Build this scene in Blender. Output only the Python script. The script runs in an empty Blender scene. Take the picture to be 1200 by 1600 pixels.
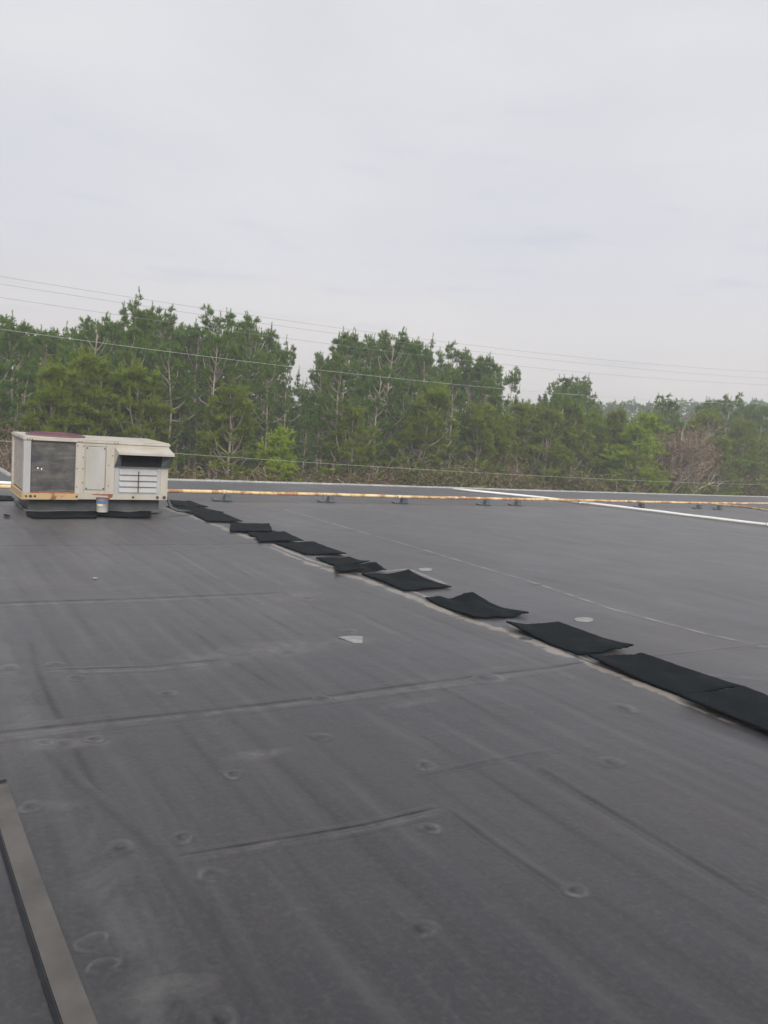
import bpy, math, random
import numpy as np
from mathutils import Vector, Matrix
SC = bpy.context.scene
COL = SC.collection
R_ = math.radians
# ------------------------------------------------------------------ camera
F_PX = 1200.0; PITCH = math.atan(102.7/1200); ROLL = R_(4.27); EYE = 1.6
Fv = Vector((0, math.cos(PITCH), -math.sin(PITCH)))
Uv = Vector((0, math.sin(PITCH), math.cos(PITCH)))
Rv = Vector((1, 0, 0))
CX = Rv*math.cos(ROLL) + Uv*math.sin(ROLL)
CY = -Rv*math.sin(ROLL) + Uv*math.cos(ROLL)
cam_d = bpy.data.cameras.new('camera'); cam = bpy.data.objects.new('camera', cam_d); COL.objects.link(cam)
cam_d.sensor_fit = 'VERTICAL'; cam_d.sensor_height = 32; cam_d.sensor_width = 24; cam_d.lens = 24
cam_d.clip_start = 0.05; cam_d.clip_end = 5000
m = Matrix((CX, CY, -Fv)).transposed().to_4x4(); m.translation = (0, 0, EYE); cam.matrix_world = m
SC.camera = cam
SC.view_settings.view_transform = 'Standard'; SC.view_settings.look = 'None'
SC.view_settings.exposure = 0.4; SC.view_settings.gamma = 1.0
SC.view_settings.use_curve_mapping = False
# ------------------------------------------------------------------ world
SUN_EL, SUN_AZ = R_(33), R_(165)       # azimuth clockwise from +Y
w = bpy.data.worlds.new('World'); SC.world = w; w.use_nodes = True
nt = w.node_tree; nt.nodes.clear()
def N(t, typ, **kw):
    n = t.nodes.new(typ)
    for k, v in kw.items():
        if k.startswith('i_'):
            key = k[2:]; key = int(key) if key.isdigit() else key.replace('_', ' ')
            n.inputs[key].default_value = v
        else: setattr(n, k, v)
    return n
def ramp(t, src, stops):
    n = t.nodes.new('ShaderNodeValToRGB'); cr = n.color_ramp
    while len(cr.elements) < len(stops): cr.elements.new(0.5)
    for e, (p, c) in zip(cr.elements, stops):
        e.position = p; e.color = (c, c, c, 1) if isinstance(c, (int, float)) else (*c, 1)
    t.links.new(src, n.inputs[0]); return n.outputs[0]
def mixc(t, fac, a, b, bt='MIX'):
    n = t.nodes.new('ShaderNodeMix'); n.data_type = 'RGBA'; n.blend_type = bt
    for sock, v in ((n.inputs[0], fac), (n.inputs[6], a), (n.inputs[7], b)):
        if hasattr(v, 'links') or isinstance(v, bpy.types.NodeSocket): t.links.new(v, sock)
        else: sock.default_value = v if isinstance(v, (int, float)) else (*v, 1)
    return n.outputs[2]
def mth(t, op, a, b=None, c=None, clamp=False):
    n = t.nodes.new('ShaderNodeMath'); n.operation = op; n.use_clamp = clamp
    for i, v in enumerate((a, b, c)):
        if v is None: continue
        if isinstance(v, bpy.types.NodeSocket): t.links.new(v, n.inputs[i])
        else: n.inputs[i].default_value = v
    return n.outputs[0]
sky = N(nt, 'ShaderNodeTexSky', sky_type='NISHITA', sun_disc=False, sun_elevation=SUN_EL, sun_rotation=SUN_AZ, dust_density=4.0)
tc = nt.nodes.new('ShaderNodeTexCoord'); sep = nt.nodes.new('ShaderNodeSeparateXYZ'); nt.links.new(tc.outputs['Generated'], sep.inputs[0])
grad = ramp(nt, sep.outputs[2], [(0.0, (7.0, 6.75, 6.75)), (0.10, (8.1, 7.7, 7.6)), (0.22, (7.25, 7.35, 7.85)), (0.34, (7.45, 7.5, 7.95)), (0.6, (8.1, 8.15, 8.3)), (1.0, (8.2, 8.3, 8.4))])
mp = N(nt, 'ShaderNodeMapping'); mp.inputs['Scale'].default_value = (1.0, 1.0, 3.0); nt.links.new(tc.outputs['Generated'], mp.inputs[0])
n1 = N(nt, 'ShaderNodeTexNoise', i_Scale=1.6, i_Detail=8.0, i_Roughness=0.52); nt.links.new(mp.outputs[0], n1.inputs[0])
cl = ramp(nt, n1.outputs[0], [(0.30, (0.885, 0.90, 0.935)), (0.5, (0.995, 0.995, 1.0)), (0.68, (1.07, 1.06, 1.045))])
mp2 = N(nt, 'ShaderNodeMapping'); mp2.inputs['Scale'].default_value = (3.5, 3.5, 22.0); nt.links.new(tc.outputs['Generated'], mp2.inputs[0])
n2 = N(nt, 'ShaderNodeTexNoise', i_Scale=2.0, i_Detail=5.0, i_Roughness=0.5); nt.links.new(mp2.outputs[0], n2.inputs[0])
wisp = ramp(nt, n2.outputs[0], [(0.0, (0.86, 0.885, 0.92)), (0.30, (0.90, 0.92, 0.95)), (0.43, 1.0), (1.0, 1.0)])
low = ramp(nt, sep.outputs[2], [(0.0, 1.0), (0.25, 0.7), (0.45, 0.0)])
c = mixc(nt, 1.0, grad, cl, 'MULTIPLY'); c = mixc(nt, low, c, mixc(nt, 1.0, c, wisp, 'MULTIPLY'))
c = mixc(nt, 0.96, sky.outputs[0], c)
bg = N(nt, 'ShaderNodeBackground', i_Strength=0.077); nt.links.new(c, bg.inputs[0])
wo = nt.nodes.new('ShaderNodeOutputWorld'); nt.links.new(bg.outputs[0], wo.inputs[0])
# ------------------------------------------------------------------ sun (overcast)
sd = bpy.data.lights.new('sun', 'SUN'); sd.energy = 3.0; sd.angle = R_(40); sd.color = (1.0, 0.96, 0.9)
sun = bpy.data.objects.new('sun', sd); COL.objects.link(sun)
sv = Vector((math.sin(SUN_AZ)*math.cos(SUN_EL), math.cos(SUN_AZ)*math.cos(SUN_EL), math.sin(SUN_EL)))
sun.rotation_euler = (-sv).to_track_quat('-Z', 'Y').to_euler(); sun.location = (0, 0, 60)
# ------------------------------------------------------------------ helpers
A = R_(32.5)                                     # direction of the building's long side
E1 = Vector((math.cos(A), math.sin(A), 0)); E2 = Vector((-math.sin(A), math.cos(A), 0))
C0 = Vector((0, 0, EYE))
def ray(x, y): return Fv*F_PX + CX*(x-600) - CY*(y-800)
def G(x, y, z=0.0):                              # where the ray of photo point x,y meets the height z
    d = ray(x, y); return C0 + d*((z-EYE)/d.z)
def UVp(x, y, z=0.0):
    g = G(x, y, z); return g.dot(E1), g.dot(E2)
def B(u, v, z=0.0): return E1*u + E2*v + Vector((0, 0, z))
def tag(o, label=None, cat=None, group=None, kind=None):
    for k, v in (('label', label), ('category', cat), ('group', group), ('kind', kind)):
        if v: o[k] = v
    return o
def link(name, me, mat=None, parent=None, smooth=False):
    o = bpy.data.objects.new(name, me); COL.objects.link(o)
    if mat is not None:
        for mm in (mat if isinstance(mat, (list, tuple)) else [mat]): me.materials.append(mm)
    if parent is not None: o.parent = parent
    if smooth: me.polygons.foreach_set('use_smooth', [True]*len(me.polygons))
    return o
def empty(name, loc=(0, 0, 0), rz=0.0):
    o = bpy.data.objects.new(name, None); o.location = loc; o.rotation_euler = (0, 0, rz); COL.objects.link(o); return o
def np_mesh(name, V, Fc, k):                     # V (n,3), Fc flat index array of k-gons
    me = bpy.data.meshes.new(name); nF = len(Fc)//k
    me.vertices.add(len(V)); me.vertices.foreach_set('co', np.asarray(V, np.float32).ravel())
    me.loops.add(len(Fc)); me.loops.foreach_set('vertex_index', np.asarray(Fc, np.int32))
    me.polygons.add(nF); me.polygons.foreach_set('loop_start', np.arange(0, nF*k, k, dtype=np.int32))
    me.update(calc_edges=True); me.validate(); return me
class MB:
    def __init__(s): s.v = []; s.f = []; s.mi = []; s.uv = []
    def add(s, vs, fs, mi=0):
        b = len(s.v); s.v += [tuple(p) for p in vs]; s.f += [tuple(b+i for i in f) for f in fs]; s.mi += [mi]*len(fs)
    def box(s, x0, y0, z0, x1, y1, z1, mi=0):
        s.add([(x0,y0,z0),(x1,y0,z0),(x1,y1,z0),(x0,y1,z0),(x0,y0,z1),(x1,y0,z1),(x1,y1,z1),(x0,y1,z1)],
              [(0,3,2,1),(4,5,6,7),(0,1,5,4),(1,2,6,5),(2,3,7,6),(3,0,4,7)], mi)
    def tube(s, pts, rad, n=8, mi=0, caps=True):
        pts = [Vector(p) for p in pts]; rad = rad if isinstance(rad, (list, tuple)) else [rad]*len(pts)
        b = len(s.v); ref = Vector((0.31, 0.17, 0.93)).normalized()
        for i, p in enumerate(pts):
            d = (pts[min(i+1, len(pts)-1)] - pts[max(i-1, 0)]).normalized()
            if abs(d.dot(ref)) > 0.95: ref = Vector((0.93, 0.2, 0.1)).normalized()
            a = d.cross(ref).normalized(); c_ = d.cross(a)
            for k in range(n):
                t = 2*math.pi*k/n; s.v.append(tuple(p + (a*math.cos(t)+c_*math.sin(t))*rad[i]))
        for i in range(len(pts)-1):
            for k in range(n):
                s.f.append((b+i*n+k, b+i*n+(k+1)%n, b+(i+1)*n+(k+1)%n, b+(i+1)*n+k)); s.mi.append(mi)
        if caps:
            s.f.append(tuple(b+k for k in range(n))[::-1]); s.mi.append(mi)
            s.f.append(tuple(b+(len(pts)-1)*n+k for k in range(n))); s.mi.append(mi)
    def lathe(s, prof, cx=0, cy=0, n=28, mi=0):
        b = len(s.v)
        for (r, z) in prof:
            for k in range(n):
                t = 2*math.pi*k/n; s.v.append((cx+r*math.cos(t), cy+r*math.sin(t), z))
        for i in range(len(prof)-1):
            for k in range(n):
                s.f.append((b+i*n+k, b+i*n+(k+1)%n, b+(i+1)*n+(k+1)%n, b+(i+1)*n+k)); s.mi.append(mi)
    def build(s, name, mat, parent=None, smooth=False, bevel=0.0):
        me = bpy.data.meshes.new(name); me.from_pydata(s.v, [], s.f); me.update()
        o = link(name, me, mat, parent, smooth)
        me.polygons.foreach_set('material_index', s.mi)
        if bevel:
            md = o.modifiers.new('bevel', 'BEVEL'); md.width = bevel; md.segments = 2; md.limit_method = 'ANGLE'
        return o
# ------------------------------------------------------------------ materials
def mat(name):
    m_ = bpy.data.materials.new(name); m_.use_nodes = True
    t = m_.node_tree; t.nodes.clear()
    o = t.nodes.new('ShaderNodeOutputMaterial'); p = t.nodes.new('ShaderNodeBsdfPrincipled'); t.links.new(p.outputs[0], o.inputs[0])
    return m_, t, p, o
def noise(t, scale, detail=4, rough=0.55, sc=(1, 1, 1), dist=0.0, coord='Object'):
    tc_ = t.nodes.new('ShaderNodeTexCoord'); mp_ = t.nodes.new('ShaderNodeMapping'); mp_.inputs['Scale'].default_value = sc
    t.links.new(tc_.outputs[coord], mp_.inputs[0])
    n = N(t, 'ShaderNodeTexNoise', i_Scale=scale, i_Detail=detail, i_Roughness=rough, i_Distortion=dist)
    t.links.new(mp_.outputs[0], n.inputs[0]); return n.outputs[0]
def bump(t, p, h, strength=0.3, dist=0.01):
    b = N(t, 'ShaderNodeBump', i_Strength=strength, i_Distance=dist); t.links.new(h, b.inputs['Height']); t.links.new(b.outputs[0], p.inputs['Normal'])
def simple(name, c1, c2, scale=6, rough=0.6, metal=0.0, detail=5, sc=(1, 1, 1), lo=0.35, hi=0.65, bmp=0.0, spec=0.5):
    m_, t, p, o = mat(name)
    t.links.new(mixc(t, ramp(t, noise(t, scale, detail, sc=sc), [(lo, 0), (hi, 1)]), c1, c2), p.inputs['Base Color'])
    p.inputs['Roughness'].default_value = rough; p.inputs['Metallic'].default_value = metal
    p.inputs['Specular IOR Level'].default_value = spec
    if bmp: bump(t, p, noise(t, scale*8, 3), bmp, 0.005)
    return m_
def painted(name, base, dirt, rust=0.0, streak=(1, 1, 0.25)):
    m_, t, p, o = mat(name)
    c_ = mixc(t, ramp(t, noise(t, 3.0, 6, 0.6, streak), [(0.38, 0), (0.72, 1)]), base, dirt)
    c_ = mixc(t, ramp(t, noise(t, 28, 5, 0.7), [(0.45, 0), (0.8, 0.5)]), c_, dirt)
    if rust: c_ = mixc(t, ramp(t, noise(t, 3.3, 8, 0.7, dist=0.6), [(1-rust, 0), (min(1.06-rust, 1), 1)]), c_, (0.20, 0.075, 0.035))
    t.links.new(c_, p.inputs['Base Color']); p.inputs['Roughness'].default_value = 0.55
    bump(t, p, noise(t, 4, 4), 0.15, 0.01); return m_
M = {}
def surf(p):                                      # the sheen of weathered rubber sheet, shared by everything coated on it
    p.inputs['Specular IOR Level'].default_value = 0.5; p.inputs['Sheen Weight'].default_value = 0.13; p.inputs['Sheen Roughness'].default_value = 0.35; p.inputs['Sheen Tint'].default_value = (0.97, 0.935, 1.0, 1); p.inputs['Specular Tint'].default_value = (0.97, 0.955, 1.0, 1)
# roof membrane: object coordinates are the building's (u along the long side, v across)
def roof_material():
    m_, t, p, o = mat('roof_membrane')
    tc_ = t.nodes.new('ShaderNodeTexCoord'); s = t.nodes.new('ShaderNodeSeparateXYZ'); t.links.new(tc_.outputs['Object'], s.inputs[0])
    u, v = s.outputs[0], s.outputs[1]
    big = noise(t, 0.35, 4, 0.55); mid = noise(t, 1.6, 6, 0.6, (1, 0.45, 1), 0.4); fine = noise(t, 38, 4, 0.7); speck = noise(t, 75, 4, 0.75)
    near = mth(t, 'SUBTRACT', 1.0, mth(t, 'MULTIPLY', mth(t, 'SUBTRACT', u, 4.4), 2.2, clamp=True), clamp=True)   # 1 on the ribbed half, 0 past the ridge
    c_ = mixc(t, ramp(t, big, [(0.35, 0), (0.65, 1)]), (0.0150, 0.0158, 0.0205), (0.0245, 0.0212, 0.0240))
    c_ = mixc(t, ramp(t, mid, [(0.42, 0), (0.75, 0.5)]), c_, (0.046, 0.043, 0.045))
    c_ = mixc(t, ramp(t, mid, [(0.24, 0.5), (0.42, 0)]), c_, (0.020, 0.020, 0.022))
    # ribs of the old metal deck telegraphing through
    wob = mth(t, 'MULTIPLY', mth(t, 'SUBTRACT', noise(t, 0.8, 3, 0.5, (1, 0.5, 1)), 0.5), 0.16)
    ph = mth(t, 'MULTIPLY', mth(t, 'ADD', u, wob), 2*math.pi/0.305)
    rib = mth(t, 'MULTIPLY_ADD', mth(t, 'SINE', ph), 0.5, 0.5)
    ribn = mth(t, 'MULTIPLY', mth(t, 'POWER', rib, 14.0), near)
    msk = mth(t, 'MULTIPLY', ribn, ramp(t, noise(t, 0.9, 5, 0.6, (1.5, 0.5, 1)), [(0.35, 0), (0.62, 1)]))
    c_ = mixc(t, mth(t, 'MULTIPLY', msk, 0.6), c_, (0.013, 0.013, 0.014))
    rib2 = mth(t, 'MULTIPLY', mth(t, 'POWER', mth(t, 'MULTIPLY_ADD', mth(t, 'SINE', mth(t, 'ADD', ph, 1.9)), 0.5, 0.5), 7.0), near)
    msk2 = mth(t, 'MULTIPLY', rib2, ramp(t, noise(t, 1.3, 5, 0.6, (1.5, 0.6, 1)), [(0.42, 0), (0.7, 1)]))
    c_ = mixc(t, mth(t, 'MULTIPLY', msk2, 0.4), c_, (0.075, 0.074, 0.074))
    # long drainage streaks running with the ribs
    st = noise(t, 1.0, 6, 0.62, (13, 0.55, 1), 0.25)
    c_ = mixc(t, mth(t, 'MULTIPLY', near, ramp(t, st, [(0.52, 0), (0.72, 0.40)])), c_, (0.056, 0.054, 0.055))
    c_ = mixc(t, mth(t, 'MULTIPLY', near, ramp(t, st, [(0.28, 0.5), (0.46, 0)])), c_, (0.014, 0.014, 0.015))
    # fine dust grain and scuffs
    c_ = mixc(t, ramp(t, fine, [(0.48, 0), (0.75, 0.4)]), c_, (0.075, 0.074, 0.073))
    c_ = mixc(t, ramp(t, speck, [(0.58, 0), (0.74, 0.3)]), c_, (0.11, 0.108, 0.106))
    sc_ = noise(t, 5.0, 8, 0.75, (0.35, 1.3, 1), 1.2)
    c_ = mixc(t, ramp(t, sc_, [(0.60, 0), (0.78, 0.35)]), c_, (0.09, 0.086, 0.08))
    # bleached band by the left walkway strip
    bl = mth(t, 'MULTIPLY', mth(t, 'SUBTRACT', 1.0, mth(t, 'MULTIPLY', mth(t, 'ABSOLUTE', mth(t, 'SUBTRACT', u, 0.62)), 5.5), clamp=True),
             ramp(t, noise(t, 2.6, 8, 0.72, (1, 0.8, 1), 0.8), [(0.42, 0), (0.66, 0.8)]))
    c_ = mixc(t, bl, c_, (0.08, 0.085, 0.085))
    # far strip along the eave, darker
    c_ = mixc(t, mth(t, 'MULTIPLY', mth(t, 'MULTIPLY', mth(t, 'SUBTRACT', v, 19.2), 1.5, clamp=True), 0.75), c_, (0.012, 0.012, 0.014))
    at = t.nodes.new('ShaderNodeAttribute'); at.attribute_name = 'mark'; sa = t.nodes.new('ShaderNodeSeparateColor'); t.links.new(at.outputs['Color'], sa.inputs[0])
    mR = mth(t, 'MULTIPLY', sa.outputs[0], ramp(t, noise(t, 3.2, 5, 0.6), [(0.3, 0.25), (0.6, 1)]))
    mG = mth(t, 'MULTIPLY', sa.outputs[1], ramp(t, noise(t, 7.0, 6, 0.7, dist=0.5), [(0.40, 0.05), (0.64, 1)]))
    tn = mth(t, 'SUBTRACT', noise(t, 3.4, 6, 0.65), 0.5)
    mB = ramp(t, mth(t, 'ADD', sa.outputs[2], mth(t, 'MULTIPLY', mth(t, 'MULTIPLY', tn, 2.2), mth(t, 'MULTIPLY', sa.outputs[2], 3.0, clamp=True))), [(0.42, 0), (0.62, 1)])
    c_ = mixc(t, mth(t, 'MULTIPLY', mG, 0.85), c_, (0.15, 0.138, 0.128))
    c_ = mixc(t, mth(t, 'MULTIPLY', mB, 0.9), c_, mixc(t, noise(t, 9, 4), (0.13, 0.112, 0.09), (0.24, 0.215, 0.18)))
    c_ = mixc(t, mth(t, 'MULTIPLY', mR, 0.9), c_, (0.007, 0.007, 0.0075))
    # grime kills the sheen of the sheet; polished and dusty areas differ too
    dk = mth(t, 'ADD', mR, mth(t, 'ADD', mth(t, 'MULTIPLY', msk, 0.19), mth(t, 'MULTIPLY', mth(t, 'MULTIPLY', near, ramp(t, st, [(0.26, 1.0), (0.45, 0)])), 0.15)), clamp=True)
    keep = mth(t, 'SUBTRACT', 1.0, mth(t, 'MULTIPLY', dk, 0.8))
    keep = mth(t, 'MULTIPLY', keep, ramp(t, noise(t, 0.55, 6, 0.62, (1, 0.6, 1), 0.6), [(0.3, 0.84), (0.7, 1.12)]))
    t.links.new(mth(t, 'MULTIPLY', keep, 0.5), p.inputs['Specular IOR Level']); t.links.new(mth(t, 'MULTIPLY', keep, 0.115), p.inputs['Sheen Weight'])
    t.links.new(c_, p.inputs['Base Color'])
    t.links.new(ramp(t, mid, [(0.25, 0.34), (0.75, 0.50)]), p.inputs['Roughness'])
    surf(p)
    h = mth(t, 'ADD', mth(t, 'MULTIPLY', rib, mth(t, 'MULTIPLY', near, 0.16)), mth(t, 'MULTIPLY', noise(t, 2.2, 5, 0.6), 1.3))
    h = mth(t, 'ADD', h, mth(t, 'MULTIPLY', fine, 0.10))
    bump(t, p, h, 0.55, 0.012)
    return m_
M['roof'] = roof_material()
M['strip'] = simple('walkway_strip', (0.062, 0.058, 0.055), (0.092, 0.086, 0.080), 6, 0.75, sc=(1, 0.8, 1), bmp=0.25)
def mat_rubber():
    m_, t, p, o = mat('black_rubber')
    c_ = mixc(t, ramp(t, noise(t, 2.4, 5), [(0.35, 0), (0.7, 1)]), (0.004, 0.0062, 0.0082), (0.0065, 0.0095, 0.012))
    c_ = mixc(t, ramp(t, noise(t, 4.5, 7, 0.7), [(0.55, 0), (0.78, 0.45)]), c_, (0.030, 0.032, 0.034))
    t.links.new(c_, p.inputs['Base Color']); p.inputs['Roughness'].default_value = 0.8; p.inputs['Specular IOR Level'].default_value = 0.1
    bump(t, p, mth(t, 'ADD', noise(t, 60, 3), mth(t, 'MULTIPLY', noise(t, 4, 4), 3.0)), 0.7, 0.010); return m_
M['mat'] = mat_rubber()
M['cream'] = painted('cream_paint', (0.43, 0.405, 0.355), (0.31, 0.28, 0.235))
M['panel'] = painted('panel_grey_white', (0.385, 0.378, 0.36), (0.32, 0.305, 0.28))
M['cream_rust'] = painted('cream_rusty', (0.40, 0.39, 0.35), (0.32, 0.28, 0.21), 0.36)
M['pan_rust'] = painted('pan_ochre', (0.42, 0.29, 0.15), (0.37, 0.28, 0.16), 0.42)
M['rust'] = simple('rust', (0.19, 0.065, 0.035), (0.30, 0.13, 0.07), 12, 0.85, bmp=0.3)
M['louver'] = painted('louver_grey', (0.36, 0.365, 0.37), (0.28, 0.275, 0.265))
M['maroon'] = simple('maroon_fan', (0.11, 0.045, 0.065), (0.15, 0.065, 0.085), 9, 0.6)
M['dark'] = simple('dark_interior', (0.012, 0.014, 0.017), (0.02, 0.022, 0.026), 5, 0.8, spec=0.2)
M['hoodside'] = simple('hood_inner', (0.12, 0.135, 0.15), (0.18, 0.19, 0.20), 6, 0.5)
M['curb'] = simple('curb_flashing', (0.030, 0.035, 0.038), (0.075, 0.08, 0.08), 3, 0.6)
M['bolt'] = simple('bolt_dark', (0.03, 0.028, 0.026), (0.06, 0.05, 0.04), 30, 0.6)
M['sidecoil_lit'] = simple('side_coil_lit', (0.30, 0.26, 0.235), (0.38, 0.33, 0.29), 4, 0.75, sc=(1, 1, 3))  # coil face catching the light, its brightness put into the colour
def coil_mat():
    m_, t, p, o = mat('condenser_coil')
    c_ = mixc(t, ramp(t, noise(t, 3.0, 5, 0.6, (1.2, 1, 2.2)), [(0.35, 0), (0.68, 1)]), (0.030, 0.030, 0.034), (0.115, 0.108, 0.095))
    c_ = mixc(t, ramp(t, noise(t, 5.0, 4, 0.6, (0.4, 1, 3.5)), [(0.5, 0), (0.75, 0.6)]), c_, (0.17, 0.165, 0.155))
    tc_ = t.nodes.new('ShaderNodeTexCoord'); s = t.nodes.new('ShaderNodeSeparateXYZ'); t.links.new(tc_.outputs['Object'], s.inputs[0])
    fin = mth(t, 'MULTIPLY_ADD', mth(t, 'SINE', mth(t, 'MULTIPLY', s.outputs[0], 2*math.pi/0.03)), 0.5, 0.5)
    c_ = mixc(t, mth(t, 'MULTIPLY', fin, 0.3), c_, (0.03, 0.03, 0.034))
    t.links.new(c_, p.inputs['Base Color']); p.inputs['Roughness'].default_value = 0.6
    bump(t, p, fin, 0.5, 0.004); return m_
M['coil'] = coil_mat()
def pipe_mat():
    m_, t, p, o = mat('yellow_pipe_rusting')
    c_ = mixc(t, ramp(t, noise(t, 3, 5), [(0.35, 0), (0.7, 1)]), (0.60, 0.42, 0.17), (0.68, 0.57, 0.38))
    c_ = mixc(t, ramp(t, noise(t, 2.2, 8, 0.75, dist=0.8), [(0.475, 0), (0.56, 0.9)]), c_, (0.33, 0.145, 0.07))
    t.links.new(c_, p.inputs['Base Color']); p.inputs['Roughness'].default_value = 0.65; return m_
M['pipe'] = pipe_mat()
M['pvc'] = simple('white_pvc', (0.70, 0.69, 0.66), (0.78, 0.77, 0.75), 2, 0.45)
M['block'] = simple('pipe_block', (0.045, 0.055, 0.06), (0.09, 0.10, 0.105), 9, 0.7)
M['block_metal'] = simple('galvanised', (0.12, 0.125, 0.13), (0.18, 0.185, 0.19), 9, 0.5, 0.3)
M['block_blue'] = simple('pipe_block_blue', (0.03, 0.036, 0.055), (0.06, 0.068, 0.09), 9, 0.7)
M['trim'] = simple('edge_trim', (0.30, 0.30, 0.29), (0.44, 0.44, 0.42), 2, 0.45, 0.2)
M['wall'] = simple('metal_siding', (0.45, 0.43, 0.38), (0.5, 0.48, 0.43), 2, 0.5)
M['pail'] = simple('pail_white', (0.40, 0.395, 0.37), (0.48, 0.475, 0.45), 8, 0.5)
M['blue'] = simple('label_blue', (0.03, 0.13, 0.35), (0.04, 0.17, 0.40), 8, 0.5)
M['orange'] = simple('label_orange', (0.70, 0.40, 0.14), (0.72, 0.60, 0.42), 22, 0.5)
M['patch'] = simple('pale_patch', (0.17, 0.17, 0.17), (0.27, 0.27, 0.27), 9, 0.6)
M['wire'] = simple('wire_grey', (0.20, 0.21, 0.20), (0.26, 0.27, 0.26), 1, 0.5)
M['wire_pale'] = simple('wire_pale', (0.42, 0.44, 0.41), (0.5, 0.52, 0.49), 1, 0.5)
M['ground'] = simple('ground_litter', (0.055, 0.06, 0.03), (0.14, 0.10, 0.06), 0.25, 0.95, bmp=0.4)
def bark(name, a, b):
    return simple(name, a, b, 5, 0.9, sc=(1, 1, 0.25), bmp=0.6)
M['bark'] = bark('pine_bark', (0.22, 0.175, 0.14), (0.38, 0.32, 0.27))
M['twig'] = bark('grey_twig', (0.28, 0.23, 0.19), (0.38, 0.33, 0.28))
def leaf_mat(name, a, b, c3, tr=0.25, sc=0.5):
    m_, t, p, o = mat(name)
    oi = t.nodes.new('ShaderNodeObjectInfo')
    c_ = mixc(t, oi.outputs['Random'], a, b)
    c_ = mixc(t, ramp(t, noise(t, sc, 3, 0.5), [(0.42, 0), (0.62, 0.8)]), c_, c3)
    c_ = mixc(t, ramp(t, noise(t, 1.3, 2, 0.5), [(0.38, 0.0), (0.66, 0.65)]), c_, tuple(x*f for x, f in zip(b, (1.5, 1.45, 1.0))))
    c_ = mixc(t, ramp(t, noise(t, 0.9, 2, 0.5), [(0.34, 0.4), (0.5, 0.0)]), c_, tuple(x*0.6 for x in a))
    gm = t.nodes.new('ShaderNodeNewGeometry')
    c_ = mixc(t, mth(t, 'MULTIPLY', gm.outputs['Random Per Island'], 0.45), c_, tuple(x*1.7 for x in c3))
    t.links.new(c_, p.inputs['Base Color']); p.inputs['Roughness'].default_value = 0.55; p.inputs['Specular IOR Level'].default_value = 0.35
    tl = t.nodes.new('ShaderNodeBsdfTranslucent'); t.links.new(c_, tl.inputs[0])
    mx_ = t.nodes.new('ShaderNodeMixShader'); mx_.inputs[0].default_value = tr
    t.links.new(p.outputs[0], mx_.inputs[1]); t.links.new(tl.outputs[0], mx_.inputs[2]); t.links.new(mx_.outputs[0], o.inputs[0]); return m_
M['needles'] = leaf_mat('pine_needles', (0.088, 0.170, 0.012), (0.124, 0.178, 0.012), (0.078, 0.160, 0.035), 0.5)
M['needles_young'] = leaf_mat('young_needles', (0.165, 0.225, 0.012), (0.145, 0.21, 0.012), (0.175, 0.205, 0.018), 0.5)
M['needles_lime'] = leaf_mat('lime_needles', (0.24, 0.34, 0.015), (0.26, 0.33, 0.015), (0.23, 0.31, 0.015), 0.45)
M['russet'] = leaf_mat('russet_leaves', (0.16, 0.105, 0.065), (0.17, 0.115, 0.065), (0.15, 0.11, 0.08), 0.4)
M['olive'] = leaf_mat('olive_leaves', (0.12, 0.125, 0.045), (0.13, 0.12, 0.05), (0.14, 0.12, 0.055), 0.4)

# ------------------------------------------------------------------ ground and building
GZ = -6.0
me = np_mesh('ground', [(-1500, -1500, GZ), (1500, -1500, GZ), (1500, 1500, GZ), (-1500, 1500, GZ)], [0, 1, 2, 3], 4)
tag(link('ground', me, M['ground']), kind='structure')
EDGE = [UVp(16, 743.5), UVp(265, 750.3), UVp(540, 757.6), UVp(708, 762.8), UVp(850, 767.3), UVp(1020, 772.0), UVp(1200, 776.8), (80, 37.0)]
WING_U = EDGE[0][0]
def edge_v(u):
    if u < WING_U-0.01: return 40.0
    for (a, b) in zip(EDGE[:-1], EDGE[1:]):
        if u <= b[0]: return a[1] + (b[1]-a[1])*(u-a[0])/(b[0]-a[0])
    return EDGE[-1][1]
bld = empty('building', (0, 0, 0), A)
tag(bld, 'low commercial building whose wide dark grey membrane roof fills the foreground', 'building')
us = sorted(set([-18, -12, -8, -5, -3] + [round(-2+0.1*i, 3) for i in range(77)] + [round(5.65+0.5*i, 2) for i in range(30)] + [WING_U-0.02, WING_U] + [22, 26, 30, 36, 44, 52, 60, 70, 80]))
vs = [-10, -6, -3] + [round(-1+0.25*i, 2) for i in range(61)] + [15, 16, 17, 18, 19, 20, 21, 22] 
rn = np.random.RandomState(4)
def bumpz(u, v):
    return 0.006*math.sin(u*1.3+0.7*math.sin(v*0.6))*math.sin(v*0.83+u*0.4) + 0.010*math.exp(-((u-4.72)/0.3)**2)
V = []; nv = len(vs)+6
for u in us:
    ev = edge_v(u)
    col_v = vs + [22 + (ev-22)*(i+1)/6 for i in range(6)]
    for v in col_v: V.append((u, v, bumpz(u, v) if v < 21 else 0.0))
Fq = []
for i in range(len(us)-1):
    for j in range(nv-1):
        Fq += [i*nv+j, (i+1)*nv+j, (i+1)*nv+j+1, i*nv+j+1]
me = np_mesh('roof', V, Fq, 4); roof = link('roof', me, M['roof'], bld, True)
mb = MB()
loop = [(-18, -10), (80, -10), (80, 37)] + EDGE[:-1][::-1] + [(WING_U-0.02, 40), (-18, 40)]
for a, b in zip(loop, loop[1:]+loop[:1]):
    mb.add([(a[0], a[1], GZ), (b[0], b[1], GZ), (b[0], b[1], -0.02), (a[0], a[1], -0.02)], [(0, 1, 2, 3)])
mb.build('wall', M['wall'], bld)
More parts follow.
